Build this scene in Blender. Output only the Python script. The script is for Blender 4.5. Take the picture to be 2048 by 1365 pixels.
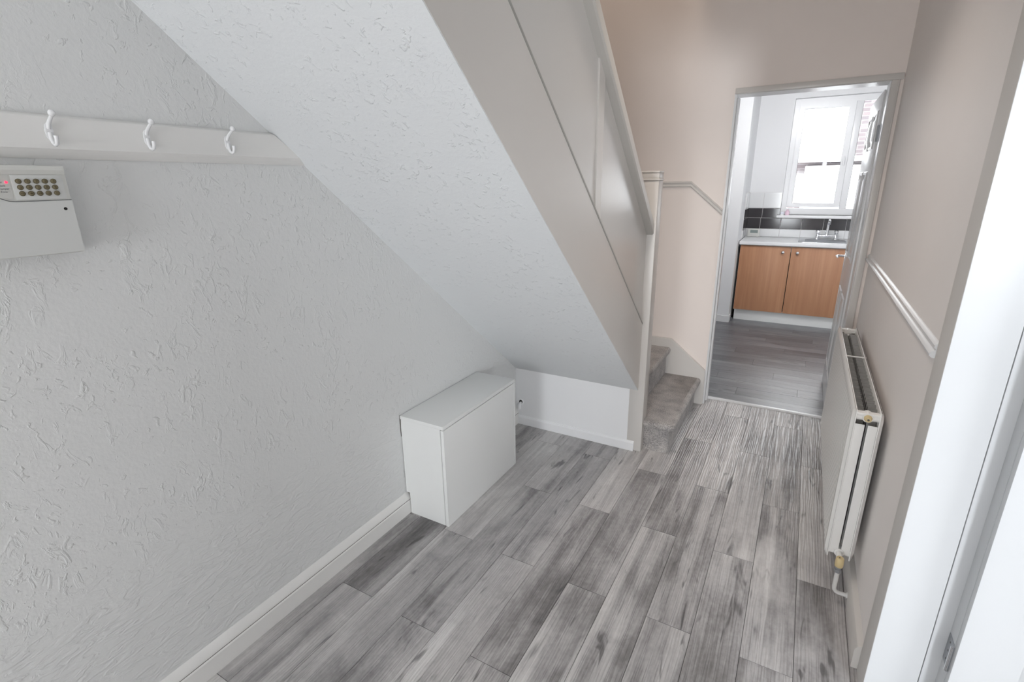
import bpy, bmesh, math, random
from mathutils import Vector, Matrix
random.seed(7)
S = bpy.context.scene
for o in list(bpy.data.objects): bpy.data.objects.remove(o)
COL = S.collection

# ------------------------------------------------------------------ camera, world, lights, exposure
YAW, PITCH, ROLL, FPX, CH = .5211, -.3027, -.0149, 1006.742, 1.5486
def make_camera():
    cy, sy, cp, sp, cr, sr = math.cos(YAW), math.sin(YAW), math.cos(PITCH), math.sin(PITCH), math.cos(ROLL), math.sin(ROLL)
    fw = Vector((-sy*cp, cy*cp, sp)); rt = Vector((cy, sy, 0)); up = rt.cross(fw)
    r = cr*rt + sr*up; u = -sr*rt + cr*up
    cd = bpy.data.cameras.new('camera'); co = bpy.data.objects.new('camera', cd); COL.objects.link(co)
    m = Matrix((( r.x, u.x, -fw.x, 0), (r.y, u.y, -fw.y, 0), (r.z, u.z, -fw.z, CH), (0, 0, 0, 1)))
    co.matrix_world = m
    cd.sensor_width = 36; cd.lens = FPX*36/2048; cd.clip_start = .02
    S.camera = co
make_camera()

W = bpy.data.worlds.new('overcast_sky'); S.world = W; W.use_nodes = True
W.node_tree.nodes['Background'].inputs[0].default_value = (.93, .97, 1.0, 1)
W.node_tree.nodes['Background'].inputs[1].default_value = 5.5

def area(name, loc, look, sx, sy, power, color=(1, 1, 1)):
    d = bpy.data.lights.new(name, 'AREA'); d.shape = 'RECTANGLE'; d.size = sx; d.size_y = sy; d.energy = power; d.color = color
    o = bpy.data.objects.new(name, d); COL.objects.link(o); o.location = loc
    o.rotation_euler = (Vector(look) - Vector(loc)).to_track_quat('-Z', 'Y').to_euler()
    return o
# daylight outside the openings of the house, plus two added indoor fill lights
area('front_door_daylight', (-.60, -2.85, 1.05), (-.60, 2.6, .9), .75, 1.3, 31, (.93, .97, 1.0))
area('side_room_daylight', (1.93, -2.76, 1.50), (-.4, 3.4, 1.7), .40, .44, 98, (.90, .95, 1.0))
area('side_room_window', (3.25, -.95, 1.40), (-.6, 1.3, .2), 1.2, .65, 30, (.95, .98, 1.0))
area('landing_daylight', (-.95, 1.6, 4.7), (-.9, 2.4, 0), 1.0, 1.0, 18, (1.0, .86, .74))
area('hall_fill_light', (-.52, 2.2, 2.66), (-.40, 2.3, 0), .3, .3, 4.5, (1.0, .91, .83)).data.spread = 2.0  # unseen fill light, added to lift the right wall and radiator
area('kitchen_window_daylight', (.35, 7.7, 3.3), (.2, 4.6, .4), 1.3, 1.3, 150, (.95, .98, 1.0))
area('kitchen_fill_light', (-.15, 4.7, 2.38), (-.15, 6.8, 1.5), .8, .3, 22, (.97, .98, 1.0))  # unseen fill light, added to brighten the kitchen back wall

vs = S.view_settings
S.display_settings.display_device = 'sRGB'
vs.view_transform = 'Standard'; vs.look = 'None'; vs.gamma = 1; vs.use_curve_mapping = False
vs.exposure = 0.16

# ------------------------------------------------------------------ materials
def new_mat(name):
    m = bpy.data.materials.new(name); m.use_nodes = True
    return m, m.node_tree, m.node_tree.nodes['Principled BSDF']
def N(nt, typ, **kw):
    n = nt.nodes.new(typ)
    for k, v in kw.items():
        if k == 'inp':
            for i, val in v.items(): n.inputs[i].default_value = val
        else: setattr(n, k, v)
    return n
def L(nt, a, ao, b, bi): nt.links.new(a.outputs[ao], b.inputs[bi])
def flat(name, col, rough=.5, metal=0, spec=.5, coat=0):
    m, nt, b = new_mat(name)
    b.inputs['Base Color'].default_value = (*col, 1); b.inputs['Roughness'].default_value = rough
    b.inputs['Metallic'].default_value = metal; b.inputs['Specular IOR Level'].default_value = spec
    b.inputs['Coat Weight'].default_value = coat
    return m
def ramp(nt, stops):
    r = N(nt, 'ShaderNodeValToRGB'); e = r.color_ramp.elements
    while len(e) < len(stops): e.new(.5)
    for el, (p, c) in zip(e, stops):
        el.position = p; el.color = (*c, 1) if len(c) == 3 else c
    return r
def paint(name, col, rough=.5, scale=60, bump=.05, dist=.002, var=.02, spec=.4):
    m, nt, b = new_mat(name)
    tc = N(nt, 'ShaderNodeTexCoord')
    n1 = N(nt, 'ShaderNodeTexNoise', inp={'Scale': 2.5, 'Detail': 4.0})
    L(nt, tc, 'Object', n1, 'Vector')
    r = ramp(nt, [(.3, tuple(c*(1-var) for c in col)), (.7, tuple(min(1, c*(1+var)) for c in col))])
    L(nt, n1, 'Fac', r, 'Fac'); L(nt, r, 'Color', b, 'Base Color')
    n2 = N(nt, 'ShaderNodeTexNoise', inp={'Scale': scale, 'Detail': 3.0})
    L(nt, tc, 'Object', n2, 'Vector')
    bp_ = N(nt, 'ShaderNodeBump', inp={'Strength': bump, 'Distance': dist})
    L(nt, n2, 'Fac', bp_, 'Height'); L(nt, bp_, 'Normal', b, 'Normal')
    b.inputs['Roughness'].default_value = rough; b.inputs['Specular IOR Level'].default_value = spec
    return m
def plaster(name, col, kind):
    """hand-worked textured plaster: stippled ridges, and combed strokes low on the wall"""
    m, nt, b = new_mat(name)
    tc = N(nt, 'ShaderNodeTexCoord')
    b.inputs['Base Color'].default_value = (*col, 1); b.inputs['Roughness'].default_value = .62; b.inputs['Specular IOR Level'].default_value = .3
    def ridges(scale, sx, sy, sz, dist, lo, hi):
        mp = N(nt, 'ShaderNodeMapping'); mp.inputs['Scale'].default_value = (sx, sy, sz)
        L(nt, tc, 'Object', mp, 'Vector')
        n = N(nt, 'ShaderNodeTexNoise', inp={'Scale': scale, 'Detail': 3.0, 'Roughness': .55, 'Distortion': dist}); L(nt, mp, 'Vector', n, 'Vector')
        a = N(nt, 'ShaderNodeMath', operation='SUBTRACT', inp={1: .5}); L(nt, n, 'Fac', a, 0)
        c = N(nt, 'ShaderNodeMath', operation='ABSOLUTE'); L(nt, a, 0, c, 0)
        r = N(nt, 'ShaderNodeMapRange', interpolation_type='SMOOTHSTEP', inp={'From Min': lo, 'From Max': hi, 'To Min': 1.0, 'To Max': 0.0}); L(nt, c, 0, r, 'Value')
        return r
    def mask(scale, lo, hi, off=0):
        mp = N(nt, 'ShaderNodeMapping'); mp.inputs['Location'].default_value = (off, off*.7, off*.3); L(nt, tc, 'Object', mp, 'Vector')
        n = N(nt, 'ShaderNodeTexNoise', inp={'Scale': scale, 'Detail': 2.0}); L(nt, mp, 'Vector', n, 'Vector')
        r = N(nt, 'ShaderNodeMapRange', interpolation_type='SMOOTHSTEP', inp={'From Min': lo, 'From Max': hi}); L(nt, n, 'Fac', r, 'Value')
        return r
    def mul(a, c):
        n = N(nt, 'ShaderNodeMath', operation='MULTIPLY'); L(nt, a, 0, n, 0)
        if isinstance(c, float): n.inputs[1].default_value = c
        else: L(nt, c, 0, n, 1)
        return n
    def add(a, c):
        n = N(nt, 'ShaderNodeMath', operation='ADD'); L(nt, a, 0, n, 0); L(nt, c, 0, n, 1); return n
    fine = N(nt, 'ShaderNodeTexNoise', inp={'Scale': 70.0, 'Detail': 5.0, 'Roughness': .6}); L(nt, tc, 'Object', fine, 'Vector')
    soft = N(nt, 'ShaderNodeTexNoise', inp={'Scale': 9.0, 'Detail': 4.0}); L(nt, tc, 'Object', soft, 'Vector')
    if kind == 'wall':
        mpb = N(nt, 'ShaderNodeMapping'); mpb.inputs['Scale'].default_value = (1, 1.0, .55); L(nt, tc, 'Object', mpb, 'Vector')
        nb = N(nt, 'ShaderNodeTexNoise', inp={'Scale': 30.0, 'Detail': 4.0, 'Roughness': .6, 'Distortion': .9}); L(nt, mpb, 'Vector', nb, 'Vector')
        rb = N(nt, 'ShaderNodeMapRange', interpolation_type='SMOOTHSTEP', inp={'From Min': .53, 'From Max': .66}); L(nt, nb, 'Fac', rb, 'Value')
        r1 = mul(mul(rb, mask(6.0, .40, .60)), .80)
        dots = N(nt, 'ShaderNodeTexNoise', inp={'Scale': 44.0, 'Detail': 3.0, 'Distortion': .5}); L(nt, tc, 'Object', dots, 'Vector')
        dr = N(nt, 'ShaderNodeMapRange', interpolation_type='SMOOTHSTEP', inp={'From Min': .60, 'From Max': .72}); L(nt, dots, 'Fac', dr, 'Value')
        up = add(r1, mul(mul(dr, mask(5.0, .36, .56, 3.0)), .75))
        # combed, almost level strokes on the lower part
        mpc = N(nt, 'ShaderNodeMapping'); mpc.inputs['Scale'].default_value = (1, .34, 1.0); mpc.inputs['Rotation'].default_value = (-.12, 0, 0); L(nt, tc, 'Object', mpc, 'Vector')
        nc = N(nt, 'ShaderNodeTexNoise', inp={'Scale': 46.0, 'Detail': 3.0, 'Roughness': .6, 'Distortion': 1.2}); L(nt, mpc, 'Vector', nc, 'Vector')
        comb = N(nt, 'ShaderNodeMapRange', interpolation_type='SMOOTHSTEP', inp={'From Min': .42, 'From Max': .64}); L(nt, nc, 'Fac', comb, 'Value')
        sep = N(nt, 'ShaderNodeSeparateXYZ'); L(nt, tc, 'Object', sep, 0)
        wob = N(nt, 'ShaderNodeMath', operation='MULTIPLY_ADD', inp={1: .35, 2: -.17}); L(nt, soft, 'Fac', wob, 0)
        zz = N(nt, 'ShaderNodeMath', operation='ADD'); L(nt, sep, 'Z', zz, 0); L(nt, wob, 0, zz, 1)
        low = N(nt, 'ShaderNodeMapRange', interpolation_type='SMOOTHSTEP', inp={'From Min': .40, 'From Max': .62, 'To Min': 1.0, 'To Max': 0.0}); L(nt, zz, 0, low, 'Value')
        inv = N(nt, 'ShaderNodeMath', operation='SUBTRACT', inp={0: 1.0}); L(nt, low, 0, inv, 1)
        h = add(mul(up, inv), mul(mul(comb, low), .75))
    else:
        dots = N(nt, 'ShaderNodeTexNoise', inp={'Scale': 48.0, 'Detail': 3.0, 'Distortion': .6}); L(nt, tc, 'Object', dots, 'Vector')
        dr = N(nt, 'ShaderNodeMapRange', interpolation_type='SMOOTHSTEP', inp={'From Min': .57, 'From Max': .72}); L(nt, dots, 'Fac', dr, 'Value')
        h = add(mul(mul(dr, mask(9.0, .36, .58)), .95), mul(mul(ridges(24.0, 1, 1, 1, 1.0, .004, .03), mask(6.0, .5, .62, 5.0)), .16))
    h = add(h, mul(fine, .48)); h = add(h, mul(soft, .6))
    bp_ = N(nt, 'ShaderNodeBump', inp={'Strength': .46, 'Distance': .0045}); L(nt, h, 0, bp_, 'Height'); L(nt, bp_, 'Normal', b, 'Normal')
    return m
def plank_mat(name, tones, rough, streak=(13.0, 1.1), coat=0.0, emboss=.35, spec=.35):
    """printed grey wood planks: every plank takes its own offset from its object"""
    m, nt, b = new_mat(name)
    tc = N(nt, 'ShaderNodeTexCoord'); oi = N(nt, 'ShaderNodeObjectInfo')
    rm = N(nt, 'ShaderNodeMath', operation='MULTIPLY', inp={1: 57.0}); L(nt, oi, 'Random', rm, 0)
    cb = N(nt, 'ShaderNodeCombineXYZ'); L(nt, rm, 0, cb, 'X'); L(nt, rm, 0, cb, 'Y'); L(nt, rm, 0, cb, 'Z')
    ad = N(nt, 'ShaderNodeVectorMath', operation='ADD'); L(nt, tc, 'Object', ad, 0); L(nt, cb, 0, ad, 1)
    def noise(sx, sy, scale, detail, dist=0.0, rg=.55):
        mp = N(nt, 'ShaderNodeMapping'); mp.inputs['Scale'].default_value = (sx, sy, 1); L(nt, ad, 0, mp, 'Vector')
        n = N(nt, 'ShaderNodeTexNoise', inp={'Scale': scale, 'Detail': detail, 'Distortion': dist, 'Roughness': rg}); L(nt, mp, 'Vector', n, 'Vector'); return n
    broad = noise(streak[0]*.62, streak[1], 1.0, 3.0, .5)
    bands = noise(9.0, .55, 1.0, 1.5, .35)
    bs = N(nt, 'ShaderNodeMapRange', interpolation_type='SMOOTHSTEP', inp={'From Min': .47, 'From Max': .56}); L(nt, bands, 'Fac', bs, 'Value')
    fine = noise(120, 5, 1.0, 5.0, .3, .65)
    cloud = noise(4.5, 2.6, 1.0, 5.0, .9, .62)
    pores = noise(60, 45, 1.0, 4.0)
    def lin(n, k):
        a = N(nt, 'ShaderNodeMath', operation='MULTIPLY_ADD', inp={1: k, 2: -.5*k}); L(nt, n, 0, a, 0); return a
    def add(a, c):
        n = N(nt, 'ShaderNodeMath', operation='ADD'); L(nt, a, 0, n, 0); L(nt, c, 0, n, 1); return n
    t = add(add(add(lin(broad, .85), lin(fine, .42)), add(lin(cloud, .85), lin(pores, .26))), lin(bs, .20))
    rp = N(nt, 'ShaderNodeMath', operation='MULTIPLY_ADD', inp={1: .30, 2: .415}); L(nt, oi, 'Random', rp, 0)
    t = add(t, rp)
    r = ramp(nt, tones); L(nt, t, 0, r, 'Fac')
    kn = noise(20, 3.2, 1.0, 2.0, 1.4)
    km = N(nt, 'ShaderNodeMapRange', interpolation_type='SMOOTHSTEP', inp={'From Min': .62, 'From Max': .74, 'To Min': 0.0, 'To Max': .7}); L(nt, kn, 0, km, 'Value')
    mx = N(nt, 'ShaderNodeMix', data_type='RGBA'); L(nt, km, 0, mx, 'Factor'); L(nt, r, 'Color', mx, 6); mx.inputs[7].default_value = (*[c*.6 for c in tones[0][1]], 1)
    L(nt, mx, 2, b, 'Base Color')
    # embossed grain
    mp = N(nt, 'ShaderNodeMapping'); mp.inputs['Scale'].default_value = (1, .07, 1); L(nt, ad, 0, mp, 'Vector')
    wv = N(nt, 'ShaderNodeTexWave', wave_type='BANDS', bands_direction='X', inp={'Scale': 30.0, 'Distortion': 9.0, 'Detail': 2.0, 'Detail Scale': 1.6}); L(nt, mp, 'Vector', wv, 'Vector')
    h = add(lin(wv, .8), lin(fine, .5))
    bp_ = N(nt, 'ShaderNodeBump', inp={'Strength': emboss, 'Distance': .0016}); L(nt, h, 0, bp_, 'Height'); L(nt, bp_, 'Normal', b, 'Normal')
    b.inputs['Roughness'].default_value = rough; b.inputs['Specular IOR Level'].default_value = spec; b.inputs['Coat Weight'].default_value = coat
    return m
def carpet_mat():
    m, nt, b = new_mat('grey_carpet_pile')
    tc = N(nt, 'ShaderNodeTexCoord')
    n = N(nt, 'ShaderNodeTexNoise', inp={'Scale': 170.0, 'Detail': 4.0, 'Roughness': .8}); L(nt, tc, 'Object', n, 'Vector')
    n2 = N(nt, 'ShaderNodeTexNoise', inp={'Scale': 14.0, 'Detail': 3.0}); L(nt, tc, 'Object', n2, 'Vector')
    mx = N(nt, 'ShaderNodeMath', operation='MULTIPLY_ADD', inp={1: .3}); L(nt, n2, 'Fac', mx, 0); L(nt, n, 'Fac', mx, 2)
    r = ramp(nt, [(.46, (.125, .118, .122)), (.62, (.36, .335, .325)), (.80, (.64, .60, .57))]); L(nt, mx, 0, r, 'Fac'); L(nt, r, 'Color', b, 'Base Color')
    b.inputs['Roughness'].default_value = .95; b.inputs['Specular IOR Level'].default_value = .1; b.inputs['Sheen Weight'].default_value = .3
    bp_ = N(nt, 'ShaderNodeBump', inp={'Strength': .9, 'Distance': .004}); L(nt, n, 'Fac', bp_, 'Height'); L(nt, bp_, 'Normal', b, 'Normal')
    return m
def beech_mat():
    m, nt, b = new_mat('beech_laminate')
    tc = N(nt, 'ShaderNodeTexCoord')
    mp = N(nt, 'ShaderNodeMapping'); mp.inputs['Scale'].default_value = (26, 26, 1.3); L(nt, tc, 'Object', mp, 'Vector')
    n = N(nt, 'ShaderNodeTexNoise', inp={'Scale': 1.0, 'Detail': 6.0, 'Distortion': .4, 'Roughness': .6}); L(nt, mp, 'Vector', n, 'Vector')
    r = ramp(nt, [(.30, (.43, .205, .11)), (.5, (.48, .24, .13)), (.72, (.54, .285, .16))]); L(nt, n, 'Fac', r, 'Fac'); L(nt, r, 'Color', b, 'Base Color')
    b.inputs['Roughness'].default_value = .4
    return m
def brick_mat():
    m, nt, b = new_mat('weathered_brick')
    tc = N(nt, 'ShaderNodeTexCoord')
    mp = N(nt, 'ShaderNodeMapping'); mp.inputs['Rotation'].default_value = (math.pi/2, 0, 0); L(nt, tc, 'Object', mp, 'Vector')
    bt = N(nt, 'ShaderNodeTexBrick', inp={'Color1': (.15, .13, .14, 1), 'Color2': (.24, .20, .205, 1), 'Mortar': (.30, .28, .285, 1), 'Scale': 1.0, 'Brick Width': .225, 'Row Height': .075, 'Mortar Size': .008})
    L(nt, mp, 'Vector', bt, 'Vector'); L(nt, bt, 'Color', b, 'Base Color'); b.inputs['Roughness'].default_value = .9
    return m
def glass_mat():
    m, nt, b = new_mat('window_glass')
    nt.nodes.remove(b); out = nt.nodes['Material Output']
    tr = N(nt, 'ShaderNodeBsdfTransparent'); gl = N(nt, 'ShaderNodeBsdfGlossy', inp={'Roughness': .02}); fr = N(nt, 'ShaderNodeFresnel', inp={'IOR': 1.45}); mx = N(nt, 'ShaderNodeMixShader')
    L(nt, fr, 0, mx, 0); L(nt, tr, 0, mx, 1); L(nt, gl, 0, mx, 2); L(nt, mx, 0, out, 'Surface')
    return m
def emit_mat(name, col, s):
    m, nt, b = new_mat(name); b.inputs['Base Color'].default_value = (*col, 1)
    b.inputs['Emission Color'].default_value = (*col, 1); b.inputs['Emission Strength'].default_value = s
    return m

M = dict(
    left=plaster('white_textured_plaster', (.72, .725, .72), 'wall'),
    soffit=plaster('white_stippled_plaster', (.77, .785, .795), 'soffit'),
    cream=paint('cream_wall_paint', (.87, .785, .735), .5, 90, .04, .002, .015),
    under=paint('white_matt_paint', (.90, .90, .91), .6, 70, .12, .003, .01),
    white_wall=paint('white_kitchen_paint', (.80, .80, .81), .6, 70, .05, .002, .01),
    gloss=paint('cream_gloss_paint', (.66, .63, .60), .28, 22, .05, .002, .01, .5),
    gloss_panel=paint('cream_gloss_panel_paint', (.66, .64, .615), .22, 14, .04, .002, .01, .55),
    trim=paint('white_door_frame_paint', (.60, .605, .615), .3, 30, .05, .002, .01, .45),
    groove=flat('groove_shadow_grey', (.34, .33, .31), .5), arch=paint('cream_satin_paint', (.66, .635, .61), .6, 40, .05, .002, .01, .3),
    right=paint('pale_cream_wall_paint', (.87, .825, .80), .55, 90, .04, .002, .012),
    rail=paint('greyed_gloss_paint', (.52, .50, .47), .32, 25, .06, .002, .02, .5),
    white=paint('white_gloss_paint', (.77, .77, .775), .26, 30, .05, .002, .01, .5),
    skirt=paint('worn_white_gloss_paint', (.80, .79, .77), .35, 24, .10, .003, .03, .45),
    ward=flat('white_melamine', (.80, .805, .795), .38),
    upvc=flat('white_upvc', (.84, .84, .85), .25),
    rad=flat('white_radiator_enamel', (.88, .865, .84), .22, 0, .55),
    fin=flat('grey_white_convector_steel', (.72, .71, .69), .4),
    plastic=flat('cream_white_plastic', (.64, .64, .61), .42),
    door_plastic=flat('pale_grey_plastic', (.62, .625, .61), .42),
    button=flat('brown_rubber', (.17, .14, .075), .5), button_ring=flat('dark_brown_rubber', (.10, .085, .05), .5),
    ink=flat('grey_print', (.10, .10, .11), .7), ink_brown=flat('brown_print', (.055, .045, .025), .7), red_ink=flat('red_print', (.5, .2, .2), .7),
    led=emit_mat('red_indicator', (1.0, .03, .08), 1.6),
    dark=flat('dark_hole', (.02, .018, .016), .9), seam=flat('dark_line', (.13, .12, .11), .8),  # seam: one dark tone for joints, gap shade, screws and gaskets
    chrome=flat('chrome', (.82, .82, .84), .08, 1.0), steel=flat('brushed_steel', (.62, .63, .65), .25, 1.0), zinc=flat('dull_zinc', (.38, .39, .41), .45, .8),
    yellow=flat('yellowed_plastic', (.66, .52, .28), .4), pipe=flat('white_painted_pipe', (.74, .72, .70), .35),
    floor=plank_mat('grey_wood_vinyl', [(.0, (.11, .103, .103)), (.26, (.245, .232, .23)), (.50, (.43, .413, .41)), (.74, (.57, .55, .54)), (1.0, (.72, .70, .685))], .28, (20.0, .75), emboss=.85),
    kfloor=plank_mat('dark_grey_wood_vinyl', [(.0, (.055, .056, .062)), (.35, (.11, .112, .122)), (.65, (.16, .163, .175)), (1.0, (.24, .24, .255))], .36, (7.0, 1.0), emboss=.10, spec=.9),
    subfloor=flat('dark_joint', (.06, .058, .056), .8),
    carpet=carpet_mat(), beech=beech_mat(), brick=brick_mat(), glass=glass_mat(),
    tile_black=flat('black_glazed_tile', (.035, .033, .037), .10, 0, .6), tile_white=flat('white_glazed_tile', (.74, .745, .75), .12, 0, .5), grout=flat('white_grout', (.70, .68, .68), .8),
    worktop=flat('white_laminate_worktop', (.80, .80, .81), .3), carcass=flat('white_carcass_board', (.70, .70, .70), .5),
    lcd=flat('grey_green_display', (.22, .26, .25), .2), pink=flat('pale_pink_plastic', (.80, .60, .70), .4), pale_blue=flat('pale_lilac_plastic', (.74, .76, .84), .4),
    render=flat('white_render', (.85, .85, .86), .8), gutter=flat('pale_grey_gutter', (.55, .55, .57), .5), slate=flat('slate', (.3, .3, .33), .7), paving=flat('concrete_paving', (.45, .45, .44), .9),
    ceil=flat('white_ceiling_paint', (.80, .80, .79), .8),
)

# ------------------------------------------------------------------ mesh helpers
class MB:
    def __init__(s): s.bm = bmesh.new()
    def _merge(s, o):
        me = bpy.data.meshes.new('t'); o.to_mesh(me); s.bm.from_mesh(me); bpy.data.meshes.remove(me); o.free()
    def box(s, x0, x1, y0, y1, z0, z1, bev=0, seg=2, mat=None):
        b = bmesh.new(); bmesh.ops.create_cube(b, size=1)
        for v in b.verts: v.co = Vector((x0 if v.co.x < 0 else x1, y0 if v.co.y < 0 else y1, z0 if v.co.z < 0 else z1))
        if bev: bmesh.ops.bevel(b, geom=b.edges[:], offset=bev, segments=seg, affect='EDGES', profile=.6)
        if mat is not None: b.transform(mat)
        s._merge(b); return s
    def prism(s, poly, axis, a, c, bev=0, seg=2):
        """extrude a 2D polygon along axis; poly in the two other axes (order x,y,z without axis)"""
        b = bmesh.new(); k = 'xyz'.index(axis)
        def P(p, t):
            q = list(p); q.insert(k, t); return q
        v0 = [b.verts.new(P(p, a)) for p in poly]; v1 = [b.verts.new(P(p, c)) for p in poly]
        n = len(poly); b.faces.new(v0); b.faces.new(v1[::-1])
        for i in range(n): b.faces.new((v0[i], v1[i], v1[(i+1) % n], v0[(i+1) % n]))
        bmesh.ops.recalc_face_normals(b, faces=b.faces)
        if bev: bmesh.ops.bevel(b, geom=b.edges[:], offset=bev, segments=seg, affect='EDGES')
        s._merge(b); return s
    def tube(s, pts, r, n=10, cap=True):
        pts = [Vector(p) for p in pts]; b = bmesh.new(); rings = []
        rs = r if isinstance(r, (list, tuple)) else [r]*len(pts)
        ref = None
        for i, p in enumerate(pts):
            t = (pts[min(i+1, len(pts)-1)] - pts[max(i-1, 0)]).normalized()
            if ref is None: ref = t.orthogonal().normalized()
            ref = (ref - t*ref.dot(t)).normalized(); q = t.cross(ref)
            rings.append([b.verts.new(p + rs[i]*(math.cos(a)*ref + math.sin(a)*q)) for a in [2*math.pi*k/n for k in range(n)]])
        for A, B in zip(rings, rings[1:]):
            for k in range(n): b.faces.new((A[k], A[(k+1) % n], B[(k+1) % n], B[k]))
        if cap: b.faces.new(rings[0][::-1]); b.faces.new(rings[-1])
        bmesh.ops.recalc_face_normals(b, faces=b.faces)
        s._merge(b); return s
    def lathe(s, prof, origin, axis, n=20):
        """prof: list of (distance along axis, radius)"""
        axis = Vector(axis).normalized(); return s.tube([Vector(origin)+axis*d for d, _ in prof], [max(r, 1e-4) for _, r in prof], n)
    def sphere(s, c, r, n=12):
        b = bmesh.new(); bmesh.ops.create_uvsphere(b, u_segments=n, v_segments=n//2+1, radius=r); b.transform(Matrix.Translation(c)); s._merge(b); return s
    def sweep(s, prof, path, up=Vector((0, 0, 1)), side=Vector((1, 0, 0))):
        """straight-run moulding: prof (out, up) placed at each path point"""
        b = bmesh.new(); rings = []
        for p in path: rings.append([b.verts.new(Vector(p) + side*o + up*u) for o, u in prof])
        n = len(prof)
        for A, B in zip(rings, rings[1:]):
            for k in range(n): b.faces.new((A[k], A[(k+1) % n], B[(k+1) % n], B[k]))
        b.faces.new(rings[0][::-1]); b.faces.new(rings[-1]); bmesh.ops.recalc_face_normals(b, faces=b.faces); s._merge(b); return s
    def ring(s, x0, x1, z0, z1, y0, y1, l, r, b_, t):
        """rectangular frame in one piece (a window frame or sash)"""
        o = [(x0, z0), (x1, z0), (x1, z1), (x0, z1)]; i = [(x0+l, z0+b_), (x1-r, z0+b_), (x1-r, z1-t), (x0+l, z1-t)]
        bm = bmesh.new(); V = [[bm.verts.new((x, y, z)) for x, z in q] for q in (o, i) for y in (y0, y1)]
        of, ob, if_, ib = V
        for k in range(4):
            j = (k+1) % 4
            for q in ((of[k], of[j], if_[j], if_[k]), (ob[k], ib[k], ib[j], ob[j]), (of[k], ob[k], ob[j], of[j]), (if_[k], if_[j], ib[j], ib[k])): bm.faces.new(q)
        bmesh.ops.recalc_face_normals(bm, faces=bm.faces); bmesh.ops.bevel(bm, geom=[e for e in bm.edges if e.calc_face_angle(0) > .5], offset=min(.003, l*.2), segments=2, affect='EDGES')
        s._merge(bm); return s
    def build(s, name, mat, parent=None, smooth=None, origin=None):
        me = bpy.data.meshes.new(name)
        if origin is not None: s.bm.transform(Matrix.Translation(-Vector(origin)))
        s.bm.to_mesh(me); s.bm.free(); me.materials.append(mat)
        if smooth is not None:
            me.polygons.foreach_set('use_smooth', [True]*len(me.polygons)); me.set_sharp_from_angle(angle=math.radians(smooth))
        o = bpy.data.objects.new(name, me); COL.objects.link(o)
        if origin is not None: o.location = origin
        if parent is not None: adopt(o, parent)
        return o
def top_loc(p):
    v = Vector(p.location)
    while p.parent: p = p.parent; v = v + Vector(p.location)
    return v
def adopt(o, p):
    w = Vector(o.location); o.parent = p; o.location = w - top_loc(p)
def tag(o, label=None, cat=None, group=None, kind=None):
    if label: o['label'] = label
    if cat: o['category'] = cat
    if group: o['group'] = group
    if kind: o['kind'] = kind
    return o
def thing(name, label, cat, loc, group=None):
    o = bpy.data.objects.new(name, None); COL.objects.link(o); o.location = loc; o.empty_display_size = .05
    return tag(o, label, cat, group)
def struct(mb, name, mat, label, cat, smooth=None, parent=None):
    return tag(mb.build(name, mat, parent, smooth), label, cat, None, 'structure')
def copy_of(o, loc, parent):
    c = o.copy(); COL.objects.link(c); c.parent = parent; c.location = Vector(loc) - top_loc(parent); return c

# ------------------------------------------------------------------ dimensions
XL, XR, YU, YF, YT, YK = -1.527, .353, 2.705, 3.60, 3.73, 6.79
XST, XN = -.7145, -.676                        # hall face of the stair string, hall face of the newel
DX0, DX1, DZ = -.466, .294, 2.045              # kitchen doorway
YJ = 1.543                                     # far jamb of the doorway on the right
SL = .838                                      # stair slope

# ------------------------------------------------------------------ shell of the hall
b = MB().box(XL, 3.2, -2.7, YT, -.06, -.004); FLOOR = struct(b, 'floor', M['subfloor'], 'grey wood-look plank floor of the hallway', 'floor')
struct(MB().box(XL-.15, XL, -2.7, YK, -.06, 5.2), 'wall_left', M['left'], 'white textured plaster wall on the left', 'wall')
# right wall with doorway (near jamb out of view)
b = MB().box(XR, XR+.13, YJ+.012, YT, -.06, 5.2).box(XR, XR+.13, .38, YJ+.012, 2.02, 5.2).box(XR, XR+.13, -2.7, .38, -.06, 5.2)
struct(b, 'wall_right', M['right'], 'smooth cream painted wall on the right behind the radiator', 'wall')
# far wall around the kitchen doorway
b = MB().box(XL, DX0-.012, YF, YT, -.06, 5.2).box(DX0-.012, DX1+.012, YF, YT, DZ+.012, 5.2).box(DX1+.012, XR, YF, YT, -.06, 5.2)
struct(b, 'wall_far', M['cream'], 'smooth cream wall at the far end with the kitchen doorway', 'wall')
# front of the house, behind the camera: opening of the front door and a narrow window of the side room
b = MB().box(XL, -1.02, -2.76, -2.7, -.06, 5.2).box(-1.02, -.18, -2.76, -2.7, 1.78, 5.2).box(-1.02, -.18, -2.76, -2.7, -.06, .35).box(-.18, XR+.13, -2.76, -2.7, -.06, 5.2)
struct(b, 'wall_front', M['cream'], 'cream wall round the open front door', 'wall')
b = MB().box(XR+.13, 1.66, -2.76, -2.70, -.06, 2.5).box(1.66, 2.20, -2.76, -2.70, -.06, 1.22).box(1.66, 2.20, -2.76, -2.70, 1.78, 2.5).box(2.20, 3.2, -2.76, -2.70, -.06, 2.5)
b.box(3.14, 3.2, -2.70, -1.60, -.06, 2.5).box(3.14, 3.2, -.30, 3.06, -.06, 2.5).box(3.14, 3.2, -1.60, -.30, -.06, 1.0).box(3.14, 3.2, -1.60, -.30, 1.75, 2.5).box(XR+.13, 3.14, 3.0, 3.06, -.06, 2.5)
struct(b, 'wall_side_room', M['white_wall'], 'white walls of the room through the right doorway', 'wall')
b = MB().box(XST, XR, -2.7, YF, 2.72, 2.82).box(XL, XST, -2.7, .30, 2.72, 2.82).box(XR+.13, 3.2, -2.7, 3.06, 2.5, 2.56).box(XL, XR, -2.7, YF, 5.1, 5.2)
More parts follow.
